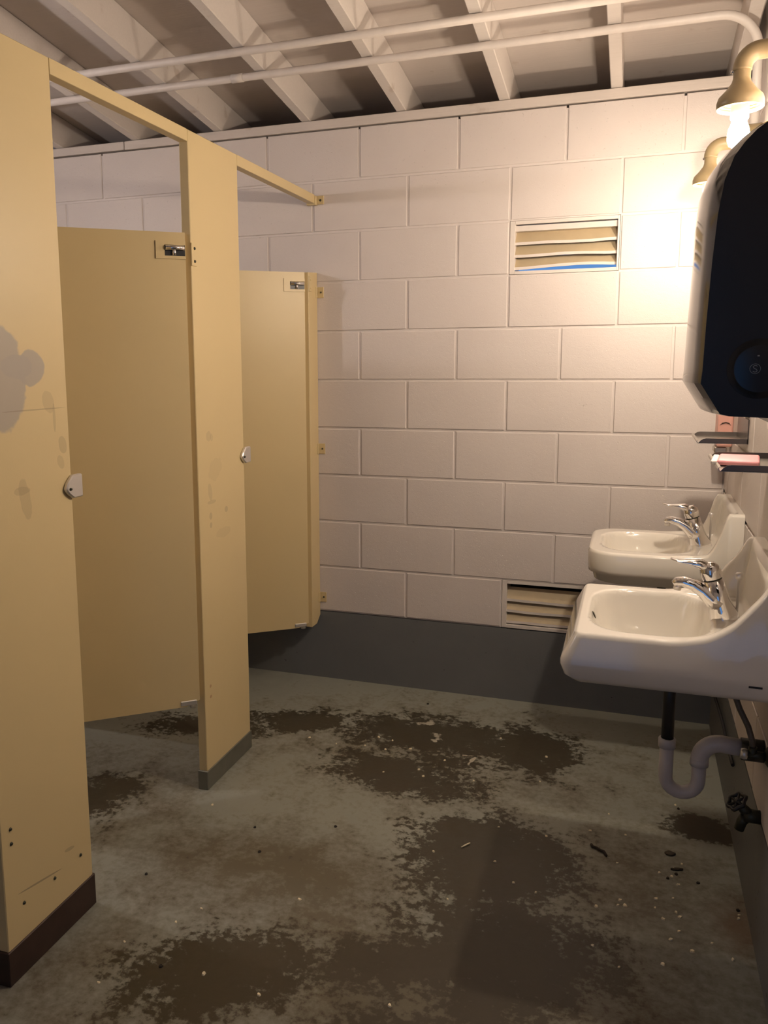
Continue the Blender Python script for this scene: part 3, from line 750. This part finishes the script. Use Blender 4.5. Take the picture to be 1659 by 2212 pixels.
def shelf(y0, y1, z, xf, label):
    t = thing('steel_shelf', (XR, (y0 + y1) / 2, z), label, 'shelf', 'steel shelves above the sinks')
    lip = 0.0155
    bm = bmesh.new()
    add_box(bm, xf + 0.006, XR - 0.002, y0, y1, z, z + 0.0018)
    obj('tray', bm, M['steel'], t)
    for y, n in ((y0, 'end_lip'), (y1 - 0.0016, 'end_lip')):
        poly = [(xf + 0.008, z + 0.001), (XR - 0.002, z + 0.001), (XR - 0.002, z + lip), (xf + 0.030, z + lip), (xf + 0.022, z + lip * 0.9), (xf + 0.014, z + lip * 0.55)]
        obj(n, prism(poly, 'y', y, y + 0.0016), M['steel_dark'], t)
    pts = arc((xf + 0.008, z + 0.005), -math.pi / 2, -math.pi * 1.45, 0.005, 6, 'xz', 0)
    bm = bmesh.new(); add_prism(bm, [(p[0], p[2]) for p in pts] + [(p[0] + 0.0015, p[2] + 0.001) for p in pts[::-1]], 'y', y0 + 0.004, y1 - 0.004)
    obj('front_roll', bm, M['steel'], t)
    obj('back_plate', box(XR - 0.004, XR - 0.0005, y0, y1, z, 1.222), M['steel_dark'], t)
    return t
M['steel_dark'] = plain('dark_shelf_steel', (0.16, 0.14, 0.13), 0.32, 0.9, var=0.1)
shelf(-1.355, -1.06, 1.152, 1.070, 'small steel tray shelf above the near sink holding a pink packet')
shelf(-0.628, -0.36, 1.149, 1.070, 'small empty steel tray shelf above the far sink')
# pink packet lying on the near shelf
t = thing('soap_packet', (1.125, -1.2, 1.154), 'pink packet with white end lying on the near steel shelf', 'packet')
F = Matrix.Translation((1.131, -1.195, 1.1618)) @ Matrix.Rotation(math.radians(-7), 4, 'Z')
bm = box(-0.045, 0.045, -0.075, 0.075, -0.006, 0.007, 0.0055, 3); bmesh.ops.transform(bm, matrix=F, verts=bm.verts)
for f in bm.faces: f.smooth = True
obj('pouch', bm, M['pink_soap'], t)
bm = box(-0.0585, -0.0445, -0.073, 0.073, -0.005, 0.0045, 0.003, 2); bmesh.ops.transform(bm, matrix=F, verts=bm.verts)
o = obj('wrapper_end', bm, M['soap_white'], t); o['label'] = 'white folded end'
# pink soap dispenser near the corner
t = thing('soap_dispenser', (XR, -0.15, 1.08), 'pink wall soap dispenser in the far corner behind the steel shelf', 'dispenser')
obj('body', box(1.166, XR - 0.0005, -0.20, -0.105, 1.100, 1.215, 0.006, 2), M['pink'], t)
obj('window', prism([(1.172, 1.175), (1.180, 1.184), (1.191, 1.187), (1.202, 1.184), (1.208, 1.175), (1.202, 1.180), (1.191, 1.183), (1.180, 1.180)], 'y', -0.2022, -0.2002), M['shoe_dark'], t)
obj('lid', box(1.170, XR - 0.0005, -0.197, -0.108, 1.217, 1.245, 0.004), M['pink'], t)
obj('push_bar', box(1.160, 1.200, -0.190, -0.115, 1.078, 1.098, 0.003), M['steel'], t)

# black paper towel dispenser, profile in x,z, extruded along y
DY0, DY1 = -2.0, -1.675
t = thing('towel_dispenser', (XR, -1.84, 1.31), 'large glossy black paper towel dispenser on the right wall at the frame edge', 'dispenser')
prof = [(XR - 0.0005, 1.312), (1.079, 1.312), (1.022, 1.314), (1.009, 1.317), (0.9945, 1.340), (0.980, 1.363), (0.9815, 1.383), (0.983, 1.452), (0.9865, 1.546),
        (0.9905, 1.610), (0.997, 1.658), (1.008, 1.690), (1.021, 1.709), (1.036, 1.725), (1.053, 1.737), (1.075, 1.748), (1.11, 1.757), (XR - 0.0005, 1.760)]
bm = bmesh.new(); secs = []
NY = 14
for i in range(NY + 1):
    v = i / NY; y = DY0 + (DY1 - DY0) * v
    bulge = 0.013 * math.sin(math.pi * v) ** 0.8      # the cover is slightly bowed along its length
    edge = 0.004 * (1 - sm(0, 0.03, v)) + 0.010 * sm(0.9, 1.0, v)
    secs.append([bm.verts.new((x - (bulge * (1 + 0.6 * sm(1.52, 1.70, z)) - edge) * (1 if x < 1.2 else 0), y, z)) for x, z in prof])
for p, q in zip(secs, secs[1:]):
    for k in range(len(prof)):
        f = bm.faces.new((p[k], p[(k + 1) % len(prof)], q[(k + 1) % len(prof)], q[k])); f.smooth = k not in (0, 4)
bm.faces.new(secs[-1][::-1])
bmesh.ops.recalc_face_normals(bm, faces=bm.faces[:])
obj('cover', bm, M['black_plastic'], t)
bm = bmesh.new(); add_prism(bm, [(x + (0.004 if x < 1.2 else 0), z) for x, z in prof], 'y', DY0 - 0.0015, DY0 + 0.004)
obj('end_cap', bm, M['black_matt'], t)
kx, kz = 1.063, 1.385
kn = obj('lock_disc', lathe([(0, 0.0035), (0.034, 0.0035), (0.036, 0.003), (0.038, 0.0008), (0.0435, 0.0006), (0.0445, 0)], 40, frame_to((kx, DY0 - 0.0015, kz), (0, -1, 0))), M['black_matt'], t)
bm = bmesh.new(); yk = DY0 - 0.0052
add_tube(bm, [(kx - 0.006 + 0.0072 * math.cos(a), yk, kz + 0.0072 * math.sin(a)) for a in [2 * math.pi * i / 20 for i in range(21)]], 0.0004, 5)
spts = [(0.0030, 0.0035), (0.0012, 0.0048), (-0.0014, 0.0046), (-0.0028, 0.0028), (-0.0016, 0.0008), (0.0014, -0.0008), (0.0028, -0.0028), (0.0014, -0.0046), (-0.0012, -0.0048), (-0.0030, -0.0035)]
add_tube(bm, [(kx - 0.006 + a, yk, kz + b) for a, b in spts], 0.0007, 6)
e = obj('emblem', bm, M['grey_mark'], kn); e['label'] = 'small grey letter S in a ring'
bm = bmesh.new(); add_tube(bm, [(kx - 0.004, yk + 0.001, kz + 0.019), (kx - 0.001, yk + 0.001, kz + 0.019)], 0.0012, 8); obj('indicator', bm, M['grey_mark'], kn)
obj('tear_edge', prism([(1.102, 1.3115), (1.128, 1.3115), (1.108, 1.300), (1.104, 1.294)], 'y', DY0 + 0.02, DY1 - 0.02), M['black_matt'], t)

# ------------------------------------------------------------------ wall lamps
def wall_lamp(yc, bulbm, label, flip=False, dz=0.0):
    t = thing('wall_lamp', (XR, yc, 2.05), label, 'lamp', 'jelly jar wall lamps')
    xc, xa = 1.079, 1.079
    obj('wall_box', lathe([(0, 0.045), (0.042, 0.045), (0.048, 0.038), (0.050, 0.0)], 28, frame_to((XR - 0.0005, yc, 2.054), (-1, 0, 0))), M['fixture'], t)
    pts = [(XR - 0.04, yc, 2.054), (1.125, yc, 2.054)] + arc((1.115, 2.018), math.pi / 2, math.pi, 0.036, 8, 'xz', yc)[1:] + [(xa, yc, 2.014)]
    obj('arm', tube(pts, 0.0195, 18), M['fixture'], t)
    bm = bmesh.new()
    add_lathe(bm, [(0.0175, 2.018), (0.0175, 1.999), (0.020, 1.990), (0.032, 1.974), (0.0445, 1.961), (0.048, 1.950), (0.048, 1.938), (0.0455, 1.936), (0.044, 1.938), (0.0435, 1.950), (0.040, 1.960), (0.030, 1.968), (0.016, 1.972)], 32, Matrix.Translation((xc, yc, 0)))
    bl = obj('bell_holder', bm, M['fixture'], t)
    bm = bmesh.new()
    for z in (1.948, 1.942): add_tube(bm, [(xc + 0.0425 * math.cos(a), yc + 0.0425 * math.sin(a), z) for a in [2 * math.pi * i / 28 for i in range(29)]], 0.0014, 5)
    obj('jar_thread', bm, M['fixture'], bl)
    obj('set_screw', lathe([(0, 0.004), (0.003, 0.004), (0.0035, 0)], 10, frame_to((xc - 0.0185, yc - 0.004, 2.012), (-1, -0.3, 0))), M['chrome'], t)
    obj('socket', lathe([(0, 1.972), (0.019, 1.972), (0.019, 1.918), (0.017, 1.914), (0, 1.914)], 24, Matrix.Translation((xc, yc, 0))), M['bell_inside'], t)
    b = obj('bulb', lathe([(0.0145, 1.9135), (0.0165, 1.905), (0.0205, 1.896), (0.0225, 1.884), (0.0225, 1.872), (0.019, 1.862), (0.011, 1.856), (0, 1.854)], 20, Matrix.Translation((xc, yc, 0))), M[bulbm], t)
    b['label'] = 'glowing light bulb'
    return t
wall_lamp(Y1, 'bulb_near', 'beige elbow lamp with bare glowing bulb above the near sink')
wall_lamp(Y2, 'bulb_far', 'beige elbow lamp further along, half hidden by the black dispenser')
l3 = wall_lamp(Y1, 'bulb_left', 'beige elbow lamp on the left wall inside the near stall')
l3.rotation_euler = (0, 0, math.pi); l3.location = (XL, -1.52, 2.05 + 0.185)

# ------------------------------------------------------------------ conduits under the rafters
R = 0.0135
t = thing('conduit', (0, -0.45, 2.43), 'white painted conduit nearer the back wall, bending down to the far lamp', 'conduit', 'ceiling conduits')
pts = [(XL, -0.45, 2.4255), (-0.5, -0.45, 2.4255), (0.4, -0.45, 2.4255), (1.06, -0.45, 2.4255)] + arc((1.085, 2.3155), math.pi / 2, 0.0, 0.110, 10, 'xz', -0.45) + [(1.195, -0.45, 2.10)]
obj('pipe', tube(pts, R, 14), M['conduit'], t)
obj('coupling', tube([(-0.545, -0.45, 2.4255), (-0.50, -0.45, 2.4255)], R + 0.0018, 14), M['conduit'], t)
t = thing('conduit', (0, -0.625, 2.45), 'white painted conduit nearer the viewer, second of the two ceiling conduits', 'conduit', 'ceiling conduits')
obj('pipe', tube([(XL, -0.625, 2.448), (-0.5, -0.625, 2.448), (1.2, -0.625, 2.448)], R, 14), M['conduit'], t)

# ------------------------------------------------------------------ litter on the floor
CHIPS = [(0.005, -0.6), (0.085, -0.606), (0.171, -0.573), (0.09, -0.527), (0.238, -0.717), (0.264, -0.759), (0.126, -0.773), (0.308, -0.62), (0.47, -0.38), (0.644, -0.67), (0.432, -0.735), (0.556, -0.996), (0.697, -1.0), (0.398, -1.187), (0.573, -1.18), (0.636, -1.262), (0.698, -1.286), (0.482, -1.389), (0.113, -1.516), (0.153, -1.859), (0.439, -1.796), (-0.1, -0.62), (-0.214, -0.601), (0.033, -0.516), (0.646, -0.479), (0.869, -0.811), (0.82, -0.928), (0.92, -0.918), (0.899, -1.077), (1.07, -1.023), (1.049, -1.055), (1.01, -1.088), (1.042, -1.094), (1.057, -1.129), (0.852, -1.294), (0.91, -1.248), (0.905, -1.272), (0.922, -1.266), (0.999, -1.212), (0.996, -1.251), (1.041, -1.196), (1.046, -1.253), (1.055, -1.27), (1.014, -1.292), (1.05, -1.33), (1.03, -1.368), (1.123, -1.351), (1.076, -1.396), (0.851, -1.451), (1.009, -1.465), (0.912, -1.508), (1.165, -1.396), (1.197, -1.213), (1.194, -1.230), (1.067, -0.687), (-0.113, -1.634), (-0.15, -1.7), (-0.232, -1.806), (0.005, -1.841), (-0.21, -1.944), (-0.331, -1.159)]
DARK = [(0.136, -0.151), (-0.146, -1.236), (-0.079, -1.349), (0.085, -1.153), (1.031, -1.107), (1.108, -1.103), (1.196, -1.195), (1.075, -0.710), (1.053, -1.079), (-0.102, -1.852), (-0.331, -1.549)]
def flake(r, h, n=7):
    bm = bmesh.new(); lo, hi = [], []
    for i in range(n):
        a = 2 * math.pi * i / n; q = r * random.uniform(0.7, 1.15)
        lo.append((q * math.cos(a), q * math.sin(a)))
    A = [bm.verts.new((x, y, 0)) for x, y in lo]; B = [bm.verts.new((x * 0.75, y * 0.75, h * random.uniform(0.7, 1.1))) for x, y in lo]
    bm.faces.new(A[::-1]); bm.faces.new(B)
    for i in range(n): bm.faces.new((A[i], A[(i + 1) % n], B[(i + 1) % n], B[i]))
    return bm
flakes = []
for k in range(5):
    me = bpy.data.meshes.new('paint_chip'); bmk = flake(0.0062, 0.0038); bmk.to_mesh(me); bmk.free(); me.materials.append(M['chip']); flakes.append(me)
for i, (x, y) in enumerate(CHIPS):
    o = bpy.data.objects.new('paint_chip', flakes[i % 5]); COL.objects.link(o)
    o.location = (x, y, 0.0002); o.rotation_euler = (0, 0, random.uniform(0, 6.28))
    s = random.uniform(0.62, 1.1) * (1.35 if (x, y) == (0.153, -1.859) else 1)
    o.scale = (s, s * random.uniform(0.7, 1), s)
    if x > 0.8: tag(o, 'tiny cream paint chip on the floor under or between the sinks', 'paint chip', 'paint chips near the sinks')
    elif y > -0.85: tag(o, 'tiny cream paint chip on the dark patch towards the back wall', 'paint chip', 'paint chips on the far patch')
    elif (x, y) == (0.153, -1.859): tag(o, 'largest cream paint chip, near the bottom edge of the picture', 'paint chip')
    elif x > 0.3: tag(o, 'tiny cream paint chip on the large dark patch in the middle floor', 'paint chip', 'paint chips on the middle patch')
    else: tag(o, 'tiny cream paint chip on the left floor beside the stall pilasters', 'paint chip', 'paint chips by the stalls')
grit = []
for k in range(3):
    me = bpy.data.meshes.new('grit_crumb'); bmk = flake(0.0055, 0.004, 6); bmk.to_mesh(me); bmk.free(); me.materials.append(M['dirt']); grit.append(me)
for i, (x, y) in enumerate(DARK):
    o = bpy.data.objects.new('dirt_crumb', grit[i % 3]); COL.objects.link(o)
    o.location = (x, y, 0.0002); o.rotation_euler = (0, 0, random.uniform(0, 6.28))
    if x > 0.8: tag(o, 'tiny dark crumb of dirt on the floor by the sinks', 'crumb', 'dark crumbs by the sinks')
    else: tag(o, 'tiny dark crumb of dirt on the open floor beside the stalls', 'crumb', 'dark crumbs by the stalls')
tag(obj('twig', tube([(0.826, -1.009, 0.0045), (0.831, -1.021, 0.0055), (0.842, -1.022, 0.0045), (0.854, -1.034, 0.0055), (0.862, -1.036, 0.005), (0.870, -1.054, 0.004)], [0.0042, 0.004, 0.0035, 0.0035, 0.004, 0.003], 7), M['twig']),
    'short dark crooked twig on the floor left of the sinks', 'twig')
tag(obj('twig', tube([(0.470, -1.143, 0.003), (0.480, -1.128, 0.0035), (0.490, -1.113, 0.003)], [0.002, 0.0026, 0.002], 6), M['chip']), 'short pale stick on the brown patch in mid floor', 'twig')
def leaf(c, L, Wd, ang, label):
    bm = bmesh.new(); n = 8; top, bot = [], []
    for i in range(n + 1):
        u = i / n; w_ = Wd * math.sin(math.pi * min(1, u * 1.02)) ** 0.8 * (1 - 0.2 * u) + 0.0005
        for lst, zz in ((top, 0.0028), (bot, 0.0008)):
            lst.append([bm.verts.new((L * (u - 0.5), s_ * w_, zz + 0.003 * (1 - abs(s_)) + 0.002 * math.sin(3 * u))) for s_ in (-1, 0, 1)])
    for i in range(n):
        for k in range(2):
            bm.faces.new((top[i][k], top[i + 1][k], top[i + 1][k + 1], top[i][k + 1])); bm.faces.new((bot[i][k], bot[i][k + 1], bot[i + 1][k + 1], bot[i + 1][k]))
        bm.faces.new((top[i][0], bot[i][0], bot[i + 1][0], top[i + 1][0])); bm.faces.new((top[i][2], top[i + 1][2], bot[i + 1][2], bot[i][2]))
    o = obj('dead_leaf', bm, M['leaf']); o.location = (c[0], c[1], 0.0); o.rotation_euler = (0, 0, ang); tag(o, label, 'leaf')
leaf((1.041, -0.981), 0.030, 0.012, 0.1, 'broad dark dead leaf on the floor between the two sinks')
leaf((1.056, -1.057), 0.034, 0.0045, 0.25, 'thin curled dead leaf on the floor under the near sink')
